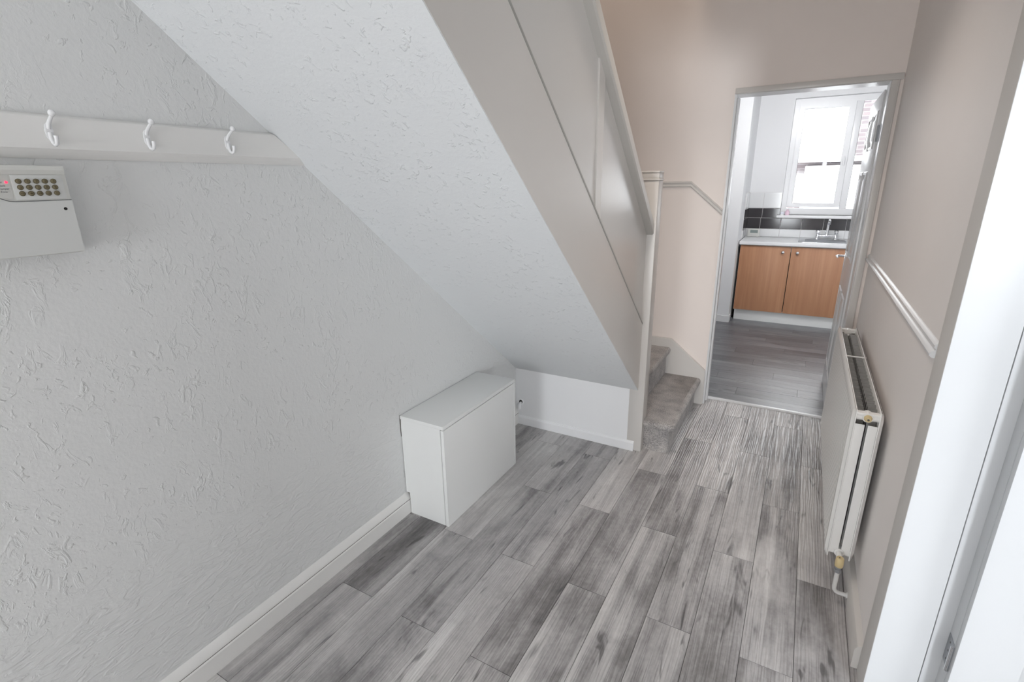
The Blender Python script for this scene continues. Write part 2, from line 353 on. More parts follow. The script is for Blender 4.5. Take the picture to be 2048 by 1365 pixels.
struct(b, 'ceiling', M['ceil'], 'white ceiling of the hallway', 'ceiling')
# plaster slope under the stairs, from the low wall up towards the camera
def zs(y): return .392 + SL*(YU - y)
poly = [(YU, zs(YU)), (.15, zs(.15)), (.15, zs(.15)+.05), (YU, zs(YU)+.05)]
struct(MB().prism(poly, 'x', XL, XST), 'ceiling_understairs', M['soffit'], 'white stippled plaster slope under the staircase', 'ceiling')
struct(MB().box(XL, -.763, YU, YU+.05, -.004, zs(YU)+.02), 'wall_understairs', M['under'], 'low white wall closing the space under the stairs', 'wall')

# ------------------------------------------------------------------ hall planks, one object each
def plank_mesh(w, l, h=.0045, g=.0004):
    bm = bmesh.new(); bmesh.ops.create_cube(bm, size=1)
    for v in bm.verts:
        up = v.co.z > 0
        v.co = Vector((math.copysign(w/2 - g - (0 if not up else .0006), v.co.x), math.copysign(l/2 - g - (0 if not up else .0006), v.co.y), 0 if up else -h))
    me = bpy.data.meshes.new('plank'); bm.to_mesh(me); bm.free(); return me
_pl = {}
def plank(name, w, l, cx, cy, parent, mat, rot=0):
    key = (round(w, 3), round(l, 3), mat.name)
    if key not in _pl: _pl[key] = plank_mesh(w, l); _pl[key].materials.append(mat)
    o = bpy.data.objects.new(name, _pl[key]); COL.objects.link(o); o.location = (cx, cy, random.uniform(-.0003, 0)); o.rotation_euler.z = rot; adopt(o, parent)
PW, PL = .1612, .975
for k in range(-10, 3):
    x0 = .0035 + PW*k; x1 = x0 + PW
    x0c, x1c = max(x0, XL+.004), min(x1, XR-.004)
    if x1c - x0c < .01: continue
    off = (1.515 if k % 2 == 0 else 2.015) - (k if k < 0 else 0)*-.0
    off += -.007*k if k < 0 else -.008*k
    y = off - 5*PL
    while y < YT - .01:
        a, c = max(y, -2.69), min(y + PL, YT - .01)
        if c - a > .02: plank('plank', round(x1c-x0c, 4), round(c-a, 4), (x0c+x1c)/2, (a+c)/2, FLOOR, M['floor'])
        y += PL
# continuation through the right doorway
for k in range(3, 8):
    x0 = .0035 + PW*k
    for y in ((-.2, .75), (.75, 1.5)) if k % 2 else ((-.2, .3), (.3, 1.27), (1.27, 1.5)):
        plank('plank', PW, round(y[1]-y[0], 4), x0+PW/2, (y[0]+y[1])/2, FLOOR, M['floor'])

# ------------------------------------------------------------------ skirtings, dado rails, door linings
bl = MB().prism([(XL, 0), (XL+.020, 0), (XL+.020, .066), (XL+.017, .071), (XL, .071)], 'y', -2.7, YU)
BL = struct(bl, 'baseboard_left', M['skirt'], 'worn white two-part skirting along the left wall', 'skirting')
mo = MB().prism([(XL, .074), (XL+.017, .074), (XL+.0165, .083), (XL+.009, .095), (XL+.004, .106), (XL, .109)], 'y', -2.7, YU)
mo.build('moulding', M['skirt'], BL, 30)
MB().prism([(XL, .0708), (XL+.0168, .0708), (XL+.0168, .0742), (XL, .0742)], 'y', -2.7, YU).build('open_joint', M['seam'], BL)
struct(MB().prism([(YU, 0), (YU-.012, 0), (YU-.012, .050), (YU-.005, .060), (YU, .062)], 'x', XL+.02, XST-.004), 'baseboard_understairs', M['under'], 'low white skirting at the foot of the understairs wall', 'skirting', 30)
struct(MB().prism([(XR, 0), (XR-.024, 0), (XR-.024, .075), (XR-.017, .088), (XR-.008, .093), (XR, .095)], 'y', YJ+.11, YF), 'baseboard_right', M['gloss'], 'cream gloss skirting under the radiator on the right wall', 'skirting', 30)
DADO = [(0, 0), (.012, .001), (.018, .006), (.019, .012), (.015, .018), (.008, .021), (.007, .026), (.011, .029), (.011, .035), (.005, .041), (0, .043)]
struct(MB().sweep(DADO, [(XR, YJ+.112, 1.088), (XR, YF-.012, 1.088)], side=Vector((-1, 0, 0))), 'trim_1', M['white'], 'white moulded dado rail along the right wall above the radiator', 'dado rail', 40)
DF = [(0, 0), (.010, .000), (.014, .006), (.012, .012), (.006, .015), (.006, .021), (.011, .024), (.013, .030), (.008, .036), (0, .038)]
b = MB().sweep(DF, [(XL, YF, 1.512), (-.688, YF, 1.512), (-.478, YF, 1.335)], side=Vector((0, -1, 0)))
struct(b, 'trim_2', M['gloss'], 'cream dado rail on the far wall that bends down beside the kitchen door', 'dado rail', 40)
# kitchen doorway lining and architrave
b = MB().box(DX0-.012, DX0, YF+.002, YT+.012, 0, DZ).box(DX1, DX1+.012, YF+.002, YT+.006, 0, DZ).box(DX0-.012, DX1+.012, YF+.002, YT+.012, DZ, DZ+.012)
b.box(DX0, DX0+.012, YF+.045, YF+.085, .012, DZ-.012, .002)
T3 = struct(b, 'trim_3', M['white'], 'white lining inside the kitchen doorway', 'door frame')
b = MB().box(DX0-.010, XR-.004, YF-.010, YF+.004, DZ+.004, DZ+.036, .003).box(DX1+.004, DX1+.034, YF-.010, YF+.004, 0, DZ+.004, .003)
b.tube([(DX1+.037, YF-.006, 0), (DX1+.037, YF-.006, DZ+.004)], .005, 8)
struct(b, 'trim_4', M['gloss'], 'thin cream architrave over and right of the kitchen doorway', 'architrave', 40)
struct(MB().prism([(YT-.016, 0), (YT+.022, 0), (YT+.020, .007), (YT+.004, .013), (YT-.013, .008)], 'x', DX0, DX1), 'trim_5', M['upvc'], 'white threshold strip across the kitchen doorway', 'threshold', 40)
# right doorway: architrave on the hall face, flat lining, rounded stop, rebate
b = MB().box(XR-.006, XR+.003, YJ+.001, YJ+.108, 0, 2.10, .002)
struct(b, 'trim_6', M['arch'], 'grey-cream architrave beside the near doorway on the right', 'architrave', 40)
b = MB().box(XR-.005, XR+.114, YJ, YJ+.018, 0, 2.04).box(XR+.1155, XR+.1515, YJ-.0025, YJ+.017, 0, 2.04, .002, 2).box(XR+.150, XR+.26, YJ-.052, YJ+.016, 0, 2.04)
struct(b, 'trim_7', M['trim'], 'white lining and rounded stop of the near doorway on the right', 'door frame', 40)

# ------------------------------------------------------------------ staircase
ST = thing('staircase', 'enclosed cream staircase with grey carpeted winder steps and panelled balustrade', 'staircase', (-.7, YU, 0))
ST['label'] = 'cream painted staircase with grey carpet and a solid panelled balustrade'
def carpet_step(poly, z0, z1, name='step', nose=.022):
    """carpeted step: body with an overhanging rounded nosing; poly is the tread outline, counter-clockwise"""
    n = len(poly)
    cx = sum(p[0] for p in poly)/n; cy = sum(p[1] for p in poly)/n
    return None
def rounded(poly, rad, seg=5):
    out = []; n = len(poly)
    for i, p in enumerate(poly):
        r = rad[i] if isinstance(rad, (list, tuple)) else rad
        if r <= 0: out.append(Vector(p)); continue
        p = Vector(p); a = (Vector(poly[i-1])-p).normalized(); c = (Vector(poly[(i+1) % n])-p).normalized()
        s, e = p + a*r, p + c*r
        for k in range(seg+1):
            t = k/seg; out.append((1-t)**2*s + 2*t*(1-t)*p + t*t*e)
    return out
def layered(layers):
    """layers: list of (outline, z); closed body, finely divided for a carpet surface"""
    bm = bmesh.new(); rings = [[bm.verts.new((p[0], p[1], z)) for p in poly] for poly, z in layers]
    n = len(rings[0])
    for A, B in zip(rings, rings[1:]):
        for k in range(n): bm.faces.new((A[k], A[(k+1) % n], B[(k+1) % n], B[k]))
    bm.faces.new(rings[-1]); bm.faces.new(rings[0][::-1]); bmesh.ops.recalc_face_normals(bm, faces=bm.faces)
    return bm
def step(outline, radii, z0, z1, nose_out, name='step'):
    """outline edges flagged in nose_out get the overhang: list of (dx,dy) per corner"""
    body = rounded(outline, radii)
    k = len(body)
    def grow(f):
        pts = [Vector(p) + Vector(d)*f for p, d in zip(outline, nose_out)]
        return rounded(pts, radii)
    L_ = [(grow(0), z0), (grow(0), z1-.062), (grow(.15), z1-.052), (grow(.75), z1-.044), (grow(1.0), z1-.028), (grow(.95), z1-.012), (grow(.72), z1-.003), (grow(.35), z1)]
    bm = layered(L_)
    m = MB(); m.bm.free(); m.bm = bm
    return m.build(name, M['carpet'], ST, 50)
NY0, NY1 = YU, YU+.088
# first step: block with a rounded near end beside the newel, riser facing the hall
step([(-.76, 2.755), (-.532, 2.755), (-.532, 3.575), (-.76, 3.575)], [0, .045, .004, 0], 0, .2, [(0, -.03), (.032, -.03), (.032, 0), (0, 0)])
# winders round the newel, then the straight flight climbing towards the camera
step([(-1.50, 2.80), (-.752, 2.80), (-.752, 3.575), (-1.50, 3.575)], 0, 0, .4, [(0, 0), (.025, 0), (.025, 0), (0, 0)])
step([(-1.50, 2.80), (-.80, 2.80), (-1.15, 3.575), (-1.50, 3.575)], 0, 0, .6, [(0, 0), (.02, .01), (.02, .01), (0, 0)])
for i in range(10):
    y = 2.70 - .2385*i; z = .8 + .2*i
    st = step([(-1.50, y-.235), (XST-.045, y-.235), (XST-.045, y), (-1.50, y)], 0, z-.085, z, [(0, 0), (0, 0), (0, .022), (0, .022)])
    MB().box(-1.50, XST-.045, y-.03, y-.002, z-.212, z-.08).build('riser', M['carpet'], st)
# newel post with a shallow cap
b = MB().box(-.764, XN, NY0, NY1, 0, 1.555, .004)
NP = b.build('newel_post', M['gloss'], ST, 40)
MB().box(-.768, XN+.003, NY0-.004, NY1+.004, 1.555, 1.565, .003).box(-.764, XN, NY0, NY1, 1.565, 1.597, .004).box(-.767, XN+.002, NY0-.003, NY1+.003, 1.593, 1.602, .003).build('newel_cap', M['gloss'], NP, 40)
# string (outer), balustrade panel, groove shadow line, cover strip, handrail
def zt(y): return .762 + .818*(2.745 - y)      # top of string
def zh(y): return 1.425 + .868*(2.630 - y)     # top of handrail
yt = 0.05
string = MB().prism([(YU, zs(YU)+.004), (YU, zt(YU)), (yt, zt(yt)), (yt, zs(yt)+.004)], 'x', XST-.034, XST+.0008)
string.build('stringer', M['gloss'], ST)
MB().prism([(YU-.001, zt(YU)-.004), (YU-.001, zt(YU)+.007), (yt, zt(yt)+.007), (yt, zt(yt)-.004)], 'x', XST-.02, XST+.0022).build('groove_shadow_bead', M['groove'], ST)  # grey colour paints the shadow line of the groove above the string
MB().prism([(YU, zt(YU)+.009), (YU, zh(YU)-.03), (yt, zh(yt)-.03), (yt, zt(yt)+.009)], 'x', XST-.030, XST-.008).build('balustrade_panel', M['gloss_panel'], ST)
ys = [(1.907, 1.972), (.95, 1.015)]
for a, c in ys:
    MB().prism([(c, zt(c)+.011), (c, zh(c)-.05), (a, zh(a)-.05), (a, zt(a)+.011)], 'x', XST-.012, XST-.001, .002).build('cover_strip', M['gloss'], ST, 40)
hr = [(-.045, -.078), (.028, -.078), (.034, -.070), (.034, -.022), (.029, -.010), (.018, -.001), (.0, .002), (-.03, .002), (-.042, -.004), (-.046, -.015)]
MB().sweep(hr, [(XST-.005, NY0-.001, zh(NY0)), (XST-.005, yt, zh(yt))]).build('handrail', M['rail'], ST, 40)
# wall string on the far wall
ws = [(-1.48, 0), (-1.48, .47), (-.728, .47), (-.470, .272), (-.470, .0), (-.520, .0)]
b = MB(); bm = bmesh.new()
b.prism([(-1.48, .0), (-1.48, .465), (-.728, .465), (-.478, .262), (-.474, 0)], 'y', YF-.024, YF-.001, .004)
b.build('wall_string', M['gloss'], ST, 40)

# ------------------------------------------------------------------ white boxed-in cupboard on the left
CU = thing('boxed_cupboard', 'white melamine meter cupboard standing on the floor under the stair slope', 'cupboard', (-1.4, 1.59, 0))
cx1, cy0, cy1, chh = -1.273, 1.592, 2.242, .524
MB().box(XL+.003, cx1-.020, cy0+.002, cy0+.017, .114, chh-.018).box(XL+.024, cx1-.020, cy0+.002, cy0+.017, 0, .114).build('side_panel', M['ward'], CU)
MB().box(XL+.003, cx1-.020, cy1-.017, cy1-.002, .114, chh-.018).box(XL+.024, cx1-.020, cy1-.017, cy1-.002, 0, .114).build('side_panel', M['ward'], CU)
MB().box(XL+.004, cx1-.001, cy0-.001, cy1, chh-.018, chh, .0015).build('top_panel', M['ward'], CU, 40)
MB().box(cx1-.017, cx1, cy0, cy1-.018, 0, chh-.021, .0012).build('front_panel', M['ward'], CU, 40)
MB().box(cx1-.019, cx1, cy1-.0165, cy1, 0, chh-.019, .001).build('edge_batten', M['ward'], CU, 40)
MB().box(cx1-.0195, cx1-.0175, cy0+.004, cy1-.004, .002, chh-.019).build('gap_shade_sheet', M['seam'], CU)  # dark sheet behind the front panel, paints the shade in its gaps
# dark sliver painted in as shade of the gap between cupboard and wall
MB().prism([(XL-.002, chh-.14), (XL+.006, chh-.02), (XL+.006, chh-.001), (XL-.002, chh-.001)], 'y', cy0-.0005, cy0+.004).build('wall_gap_shade', M['seam'], CU)

# ------------------------------------------------------------------ coat rack with three hooks
CR = thing('coat_rack', 'long white painted board with three small coat hooks on the left wall', 'coat rack', (XL, .6, 1.66))
def rack_end(z): return 1.127 + (1.715-z)*1.32
prof = [(0, 1.715), (.010, 1.713), (.016, 1.707), (.017, 1.640), (.012, 1.634), (.011, 1.630), (.005, 1.621), (.003, 1.619), (0, 1.619)]
bm = bmesh.new(); A = [bm.verts.new((XL+o, -.5, z)) for o, z in prof]; B = [bm.verts.new((XL+o, rack_end(z)-.006, z)) for o, z in prof]
for k in range(len(prof)): bm.faces.new((A[k], A[(k+1) % len(prof)], B[(k+1) % len(prof)], B[k]))
bm.faces.new(A[::-1]); bm.faces.new(B); bmesh.ops.recalc_face_normals(bm, faces=bm.faces)
b = MB(); b.bm.free(); b.bm = bm; b.build('board', M['skirt'], CR, 40)
for i, (hy, lab) in enumerate(((.549, None), (.750, None), (.966, None))):
    X = XL + .017; Z = 1.678
    h = MB()
    h.prism([(hy-.007, Z-.014), (hy, Z-.026), (hy+.007, Z-.014), (hy+.008, Z), (hy+.006, Z+.012), (hy, Z+.018), (hy-.006, Z+.012), (hy-.008, Z)], 'x', X-.001, X+.004, .001)
    h.tube([(X+.003, hy, Z+.004), (X+.009, hy, Z+.014), (X+.020, hy, Z+.022), (X+.031, hy, Z+.028), (X+.036, hy, Z+.032)], [.0042, .0046, .0042, .0038, .0038], 8)
    h.sphere((X+.037, hy, Z+.034), .0072, 12)
    h.tube([(X+.003, hy, Z-.004), (X+.004, hy, Z-.018), (X+.009, hy, Z-.027), (X+.017, hy, Z-.031), (X+.025, hy, Z-.029), (X+.029, hy, Z-.020), (X+.029, hy, Z-.012)], [.0044, .0044, .0042, .0040, .0040, .0042, .0048], 8)
    hk = h.build('coat_hook', M['upvc'], CR, 50)
    MB().lathe([(0, .0016), (.0012, .0016)], (X+.0036, hy, Z+.006), (1, 0, 0), 8).lathe([(0, .0016), (.0012, .0016)], (X+.0036, hy, Z-.010), (1, 0, 0), 8).build('screw', M['seam'], hk)

# ------------------------------------------------------------------ alarm keypad
AL = thing('alarm_keypad', 'cream-white alarm control box with brown round buttons below the coat rack', 'alarm panel', (XL, .4, 1.41))
AX = -1.477
b = MB().box(XL, AX, .22, .546, 1.410, 1.602, .004)
case = b.build('case', M['plastic'], AL, 40)
# raised sloping hood along the top, keypad plate, lower flap with its curved top edge
MB().prism([(AX-.002, 1.583), (AX+.001, 1.583), (AX+.006, 1.592), (AX+.004, 1.601), (AX-.002, 1.601)], 'y', .222, .544).build('hood', M['plastic'], AL, 30)
MB().box(AX-.001, AX+.0012, .449, .538, 1.531, 1.582, .0006).build('keypad_plate', M['door_plastic'], AL, 40)
MB().box(AX-.001, AX+.0007, .24, .446, 1.534, 1.582, .0004).build('indicator_plate', M['plastic'], AL, 40)
flap = [(.545, 1.5275), (.447, 1.5265), (.437, 1.5275), (.430, 1.530), (.422, 1.534), (.405, 1.5345), (.221, 1.5345), (.221, 1.412), (.545, 1.412)]
MB().prism(flap, 'x', AX-.001, AX+.004, .0008).build('front_flap', M['door_plastic'], AL, 40)
MB().tube([(AX+.0012, y, z+.0009) for y, z in flap[:7]], .0006, 6).build('flap_joint', M['ink'], AL)
MB().lathe([(0, .0036), (.0012, .0034)], (AX+.0034, .5285, 1.509), (1, 0, 0), 14).build('screw_hole', M['dark'], AL)
def text(body, size, y, z, x, mat, parent, name, align='CENTER'):
    cu = bpy.data.curves.new(name, 'FONT'); cu.body = body; cu.size = size; cu.align_x = align; cu.align_y = 'CENTER'; cu.extrude = .00008
    t = bpy.data.objects.new('tmp', cu); COL.objects.link(t)
    dg = bpy.context.evaluated_depsgraph_get(); me = bpy.data.meshes.new_from_object(t.evaluated_get(dg)); bpy.data.objects.remove(t)
    me.materials.clear(); me.materials.append(mat); me.name = name
    me.transform(Matrix(((0, 0, 1, x), (1, 0, 0, y), (0, 1, 0, z), (0, 0, 0, 1))))
    o = bpy.data.objects.new(name, me); COL.objects.link(o); adopt(o, parent); return o
labels = [['0', '1', '2', '3', '4'], ['5', '6', '7', '8', '9'], ['PROG', 'RESET', 'OMIT', 'CHIME', 'ENT']]
b0 = None
for r in range(3):
    for c in range(5):
        y = .4600 + .0150*c + .0006*r; z = 1.5690 - .0127*r
        b = MB().lathe([(0, .0053), (.0016, .0053), (.0022, .0050), (.0022, .0042), (.0026, .0040), (.0029, .0035)], (AX+.001, y, z), (1, 0, 0), 18)
        bt = b.build('button', M['button'], AL, 40)
        MB().lathe([(0, .0051), (.0009, .0055), (.0011, .0047)], (AX+.0022, y, z), (1, 0, 0), 18).build('rim', M['button_ring'], bt, 40)
        text(labels[r][c], .0062 if r < 2 else .0026, y, z, AX+.0041, M['ink_brown'], bt, 'legend')
MB().lathe([(0, .0027), (.0012, .0024), (.002, .0013)], (AX+.0007, .4405, 1.5672), (1, 0, 0), 14).build('indicator_light', M['led'], AL, 40)
for s, y, z in (('Power', .4345, 1.5672), ('Attack', .4375, 1.5600), ('Tamper', .4425, 1.5537), ('Zone', .4385, 1.5475)):
    text(s, .0052, y, z, AX+.0009, M['ink'], AL, 'lettering', 'RIGHT')

# small broken pipe outlet on the low wall, right of the cupboard
PO = thing('pipe_outlet', 'broken plaster collar with a dark hole on the low wall beside the cupboard', 'wall outlet', (-1.49, YU, .16))
ox, oz = -1.488, .162
MB().lathe([(0, .024), (.004, .021), (.007, .014)], (ox-.004, YU, oz-.004), (0, -1, 0), 12).build('collar', M['under'], PO, 50)
MB().lathe([(0, .013), (.0015, .0125)], (ox, YU-.0065, oz), (0, -1, 0), 12).build('hole', M['dark'], PO)
MB().tube([(ox-.014, YU-.006, oz-.055), (ox-.010, YU-.010, oz-.025), (ox+.001, YU-.014, oz-.006), (ox+.006, YU-.010, oz+.001)], [.012, .010, .007, .004], 8).build('plaster_blob', M['under'], PO, 60)

# ------------------------------------------------------------------ radiator
RA = thing('radiator', 'white double panel radiator with open convector fins on the right wall', 'radiator', (.29, 2.64, .156))
rx0, rx1, ry0, ry1, rz0, rz1 = .238, .330, 2.005, 3.250, .150, .768
def flutes(xface, inward, name):
    """pressed steel panel: vertical flutes, bevelled rim, real thickness"""
    bm = bmesh.new(); prof = []
    y = ry0 + .030; prof += [(ry0 + .004, 0.0), (ry0+.016, -.0035)]
    p = .0335; nfl = int((ry1 - .03 - y)/p)
    for i in range(nfl):
        a = y + i*p
        prof += [(a, 0), (a+.019, 0), (a+.023, 1.0), (a+.029, 1.0)]
    prof += [(y+nfl*p, 0), (ry1-.016, -.0035), (ry1-.004, 0)]
    lv = [(rz0, .007, 0), (rz0+.012, 0, 0), (rz0+.034, -.0015, 0), (rz0+.046, -.0015, 1), (rz1-.046, -.0015, 1), (rz1-.034, -.0015, 0), (rz1-.012, 0, 0), (rz1, .007, 0)]
    grid = []
    for z, rim, fl in lv:
        row = []
        for j, (yy, d) in enumerate(prof):
            depth = rim
            if d == 1.0: depth = rim + .0035*fl
            if j in (0, len(prof)-1): depth = max(depth, .008)
            row.append(bm.verts.new((xface + inward*depth, yy, z)))
        grid.append(row)
    for A, B in zip(grid, grid[1:]):
        for k in range(len(A)-1): bm.faces.new((A[k], A[k+1], B[k+1], B[k]))
    bmesh.ops.recalc_face_normals(bm, faces=bm.faces)
    m = MB(); m.bm.free(); m.bm = bm
    m.box(xface + inward*.0085 if inward > 0 else xface-.0125, xface+.0125 if inward > 0 else xface-.0085, ry0+.002, ry1-.002, rz0, rz1, .0015)
    return m.build(name, M['rad'], RA, 35)
flutes(rx0, 1, 'front_panel'); flutes(rx1, -1, 'back_panel')
def fins(xa, xb, name):
    bm = bmesh.new(); pts = []; y = ry0 + .040; p = .044
    while y < ry1 - .075:
        pts += [(xa, y), (xa, y+.010), (xb, y+.017), (xb, y+.032)]; y += p
    z0, z1 = rz0+.036, rz1-.020
    lo = [bm.verts.new((x, yy, z0)) for x, yy in pts]; hi = [bm.verts.new((x, yy, z1)) for x, yy in pts]
    for k in range(len(pts)-1): bm.faces.new((lo[k], lo[k+1], hi[k+1], hi[k]))
    bmesh.ops.solidify(bm, geom=bm.faces[:], thickness=.0012)
    m = MB(); m.bm.free(); m.bm = bm
    return m.build(name, M['fin'], RA)
fins(rx0+.0125, rx0+.0405, 'convector_fins'); fins(rx1-.0125, rx1-.0405, 'convector_fins')
for xa, xb in ((rx0+.0128, rx0+.0415), (rx1-.0415, rx1-.0128)):
    for y in (ry0+.006, ry1-.009):
        MB().box(xa, xb, y, y+.003, rz0+.036, rz1-.052, .001).build('side_sheet', M['rad'], RA, 40)
# connecting headers with bosses at the four corners
def header(y, z, name='header'):
    m = MB().tube([(rx0+.010, y, z), (rx1-.010, y, z)], .0145, 14)
    m.box(rx0+.008, rx1-.008, y-.014, y+.012, z+.004, z+.016, .003)
    xm = (rx0+rx1)/2
    m.lathe([(-.020, .0165), (.012, .0175), (.016, .0165)], (xm, y, z), (0, -1 if y < 2.6 else 1, 0), 18)
    return m.build(name, M['rad'], RA, 40)
header(ry0+.020, rz1-.024); header(ry0+.020, rz0+.024); header(ry1-.020, rz1-.024); header(ry1-.020, rz0+.024)
xm = (rx0+rx1)/2
# dark slots between header and side sheet read as openings; bleed plug, locking shield, pipe
bp_ = MB().lathe([(0, .0125), (.004, .0125), (.006, .0105), (.014, .0100), (.016, .0085)], (xm, ry0+.004, rz1-.024), (0, -1, 0), 18).build('bleed_plug', M['yellow'], RA, 40)
MB().lathe([(0, .0038), (.0015, .0036)], (xm, ry0-.0115, rz1-.024), (0, -1, 0), 8).build('plug_socket', M['seam'], bp_)
MB().tube([(rx0+.004, 2.685, rz1-.004), (rx1-.004, 2.685, rz1-.004)], .0035, 8).build('tie_bar', M['rad'], RA, 40)
e = MB()
pts = [(rx0+.014, 3.205), (rx0+.034, 3.215), (rx0+.046, 3.205), (rx1-.014, 3.200), (rx1-.014, 3.172), (rx0+.044, 3.176), (rx0+.034, 3.186), (rx0+.014, 3.178)]
e.prism(pts, 'z', rz1-.035, rz1-.032).build('hanging_bracket', M['rad'], RA)
vy = 1.955
v = MB().lathe([(0, .0135), (.010, .0145), (.034, .0135), (.038, .0110)], (xm, vy, rz0+.004), (0, 0, 1), 18)
vv = v.build('valve_cap', M['yellow'], RA, 40)
MB().lathe([(0, .0025), (.001, .0024)], (xm-.002, vy-.002, rz0+.0415), (0, 0, 1), 8).build('cap_slot', M['dark'], vv)
MB().tube([(xm, ry0+.02, rz0+.024), (xm, vy+.004, rz0+.020)], .010, 12).build('valve_tail', M['rad'], RA, 40)
nut = MB().lathe([(0, .0125), (.014, .0125)], (xm, vy, rz0-.022), (0, 0, 1), 6).lathe([(0, .0100), (.014, .0105)], (xm, vy, rz0-.010), (0, 0, 1), 14).build('compression_nut', M['zinc'], RA, 30)
arc = [(xm, vy, rz0-.02), (xm, vy, .058), (xm+.002, vy, .048), (xm+.008, vy, .040), (xm+.018, vy, .037), (XR-.012, vy, .037)]
MB().tube(arc, .0078, 12).build('pipe', M['pipe'], RA, 50)
MB().lathe([(0, .012), (.004, .011)], (XR-.024, vy, .037), (-1, 0, 0), 14).build('pipe_collar', M['pipe'], RA, 40)
for wy in (2.20, 3.0): MB().box(rx1, XR, wy, wy+.04, .25, .70).build('wall_bracket', M['zinc'], RA)

# ------------------------------------------------------------------ kitchen door, open into the kitchen
D1 = tag(thing('door_1', 'white panelled kitchen door standing open beyond the radiator', 'door', (DX1, 3.745, 0)), kind='structure')
fx, lx = .286, .321; ly0, ly1 = 3.748, 4.508
MB().box(fx, lx, ly0, ly1, .012, 2.025, .0015).build('leaf', M['white'], D1, 40)
def door_panel(y0, y1, z0, z1):
    m = MB()
    def ringed(o0, h0, o1, h1):
        a = [(y0+o0, z0+o0), (y1-o0, z0+o0), (y1-o0, z1-o0), (y0+o0, z1-o0)]; c = [(y0+o1, z0+o1), (y1-o1, z0+o1), (y1-o1, z1-o1), (y0+o1, z1-o1)]
        bm = m.bm
        va = [bm.verts.new((fx-h0, *p)) for p in a]; vc = [bm.verts.new((fx-h1, *p)) for p in c]
        for k in range(4): bm.faces.new((va[k], va[(k+1) % 4], vc[(k+1) % 4], vc[k]))
    ringed(0, 0, .006, .007); ringed(.006, .007, .016, .007); ringed(.016, .007, .024, .001); ringed(.024, .001, .036, .001); ringed(.036, .001, .054, .007)
    o = .054; m.bm.faces.new([m.bm.verts.new((fx-.007, *p)) for p in ((y0+o, z0+o), (y1-o, z0+o), (y1-o, z1-o), (y0+o, z1-o))])
    bmesh.ops.remove_doubles(m.bm, verts=m.bm.verts[:], dist=1e-5); bmesh.ops.recalc_face_normals(m.bm, faces=m.bm.faces[:])
    m.build('panel', M['white'], D1, 20)
for y0, y1 in ((3.850, 4.085), (4.165, 4.400)):
    for z0, z1 in ((.20, .80), (1.03, 1.59), (1.715, 1.93)): door_panel(y0, y1, z0, z1)
H = MB().box(fx-.004, fx, 4.432, 4.472, .900, 1.050, .0015)
hp = H.build('handle_plate', M['chrome'], D1, 40)
MB().tube([(fx-.004, 4.452, 1.006), (fx-.040, 4.452, 1.006), (fx-.050, 4.446, 1.006), (fx-.054, 4.430, 1.007), (fx-.053, 4.36, 1.009), (fx-.052, 4.335, 1.009)], [.009, .0085, .0085, .008, .0075, .006], 12).build('lever', M['chrome'], hp, 50)
for z in (1.75, .25):
    MB().box(DX1-.0012, DX1+.002, 3.655, 3.735, z, z+.09).tube([(DX1-.006, 3.742, z), (DX1-.006, 3.742, z+.09)], .006, 10).build('hinge', M['zinc'], D1, 40)

# ------------------------------------------------------------------ door of the right-hand room, folded back
D2 = tag(thing('door_2', 'white door leaf folded back beside the near doorway on the right', 'door', (.54, YJ, 0)), kind='structure')
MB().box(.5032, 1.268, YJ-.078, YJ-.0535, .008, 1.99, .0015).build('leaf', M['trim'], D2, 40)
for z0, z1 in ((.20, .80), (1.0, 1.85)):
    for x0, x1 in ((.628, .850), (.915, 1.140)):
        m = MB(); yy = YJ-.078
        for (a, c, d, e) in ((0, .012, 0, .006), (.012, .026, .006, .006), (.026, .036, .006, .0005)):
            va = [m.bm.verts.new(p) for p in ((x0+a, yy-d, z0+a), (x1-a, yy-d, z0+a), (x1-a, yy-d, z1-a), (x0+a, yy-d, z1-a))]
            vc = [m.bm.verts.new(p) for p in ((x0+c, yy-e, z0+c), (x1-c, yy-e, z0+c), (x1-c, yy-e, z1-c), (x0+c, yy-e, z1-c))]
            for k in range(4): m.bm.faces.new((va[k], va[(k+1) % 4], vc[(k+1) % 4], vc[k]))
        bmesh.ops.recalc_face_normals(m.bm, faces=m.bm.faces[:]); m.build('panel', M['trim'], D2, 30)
HX = XR+.150
for z in (.258, 1.70):
    hg = MB().box(HX-.0015, HX+.0005, YJ-.051, YJ-.005, z, z+.088, .0004).build('hinge', M['zinc'], D2, 40)
    MB().tube([(HX-.0035, YJ-.0550, z+.002), (HX-.0035, YJ-.0550, z+.086)], .0052, 10).build('knuckle', M['steel'], hg, 40)
    for dz in (.016, .044, .072): MB().lathe([(0, .0035), (.0006, .003)], (HX-.0013, YJ-.026, z+dz), (-1, 0, 0), 10).build('screw', M['seam'], hg)

# ------------------------------------------------------------------ kitchen shell
KF = struct(MB().box(-1.7, 1.25, YT, YK+.3, -.06, -.004), 'floor_kitchen', M['subfloor'], 'dark grey wood-look plank floor of the kitchen', 'floor')
row = 0; y = YT+.012
while y < YK - .55:
    x = -1.7 + (row*.41 % 1.0) - 1.0
    while x < 1.25:
        a, c = max(x, -1.69), min(x+1.0, 1.2)
        if c - a > .03: plank('plank', .152, round(c-a, 3), (a+c)/2, y+.076, KF, M['kfloor'], math.pi/2)
        x += 1.0
    row += 1; y += .152
WX0, WX1, WZ0, WZ1 = -.275, 1.02, 1.160, 2.395
b = MB().box(-1.7, WX0, YK, YK+.28, -.06, 2.56).box(WX1, 1.3, YK, YK+.28, -.06, 2.56).box(WX0, WX1, YK, YK+.28, -.06, WZ0).box(WX0, WX1, YK, YK+.28, WZ1, 2.56)
WB = struct(b, 'wall_kitchen_back', M['white_wall'], 'white kitchen wall with the window and black tiles', 'wall')
PX, PY = -.622, 6.055
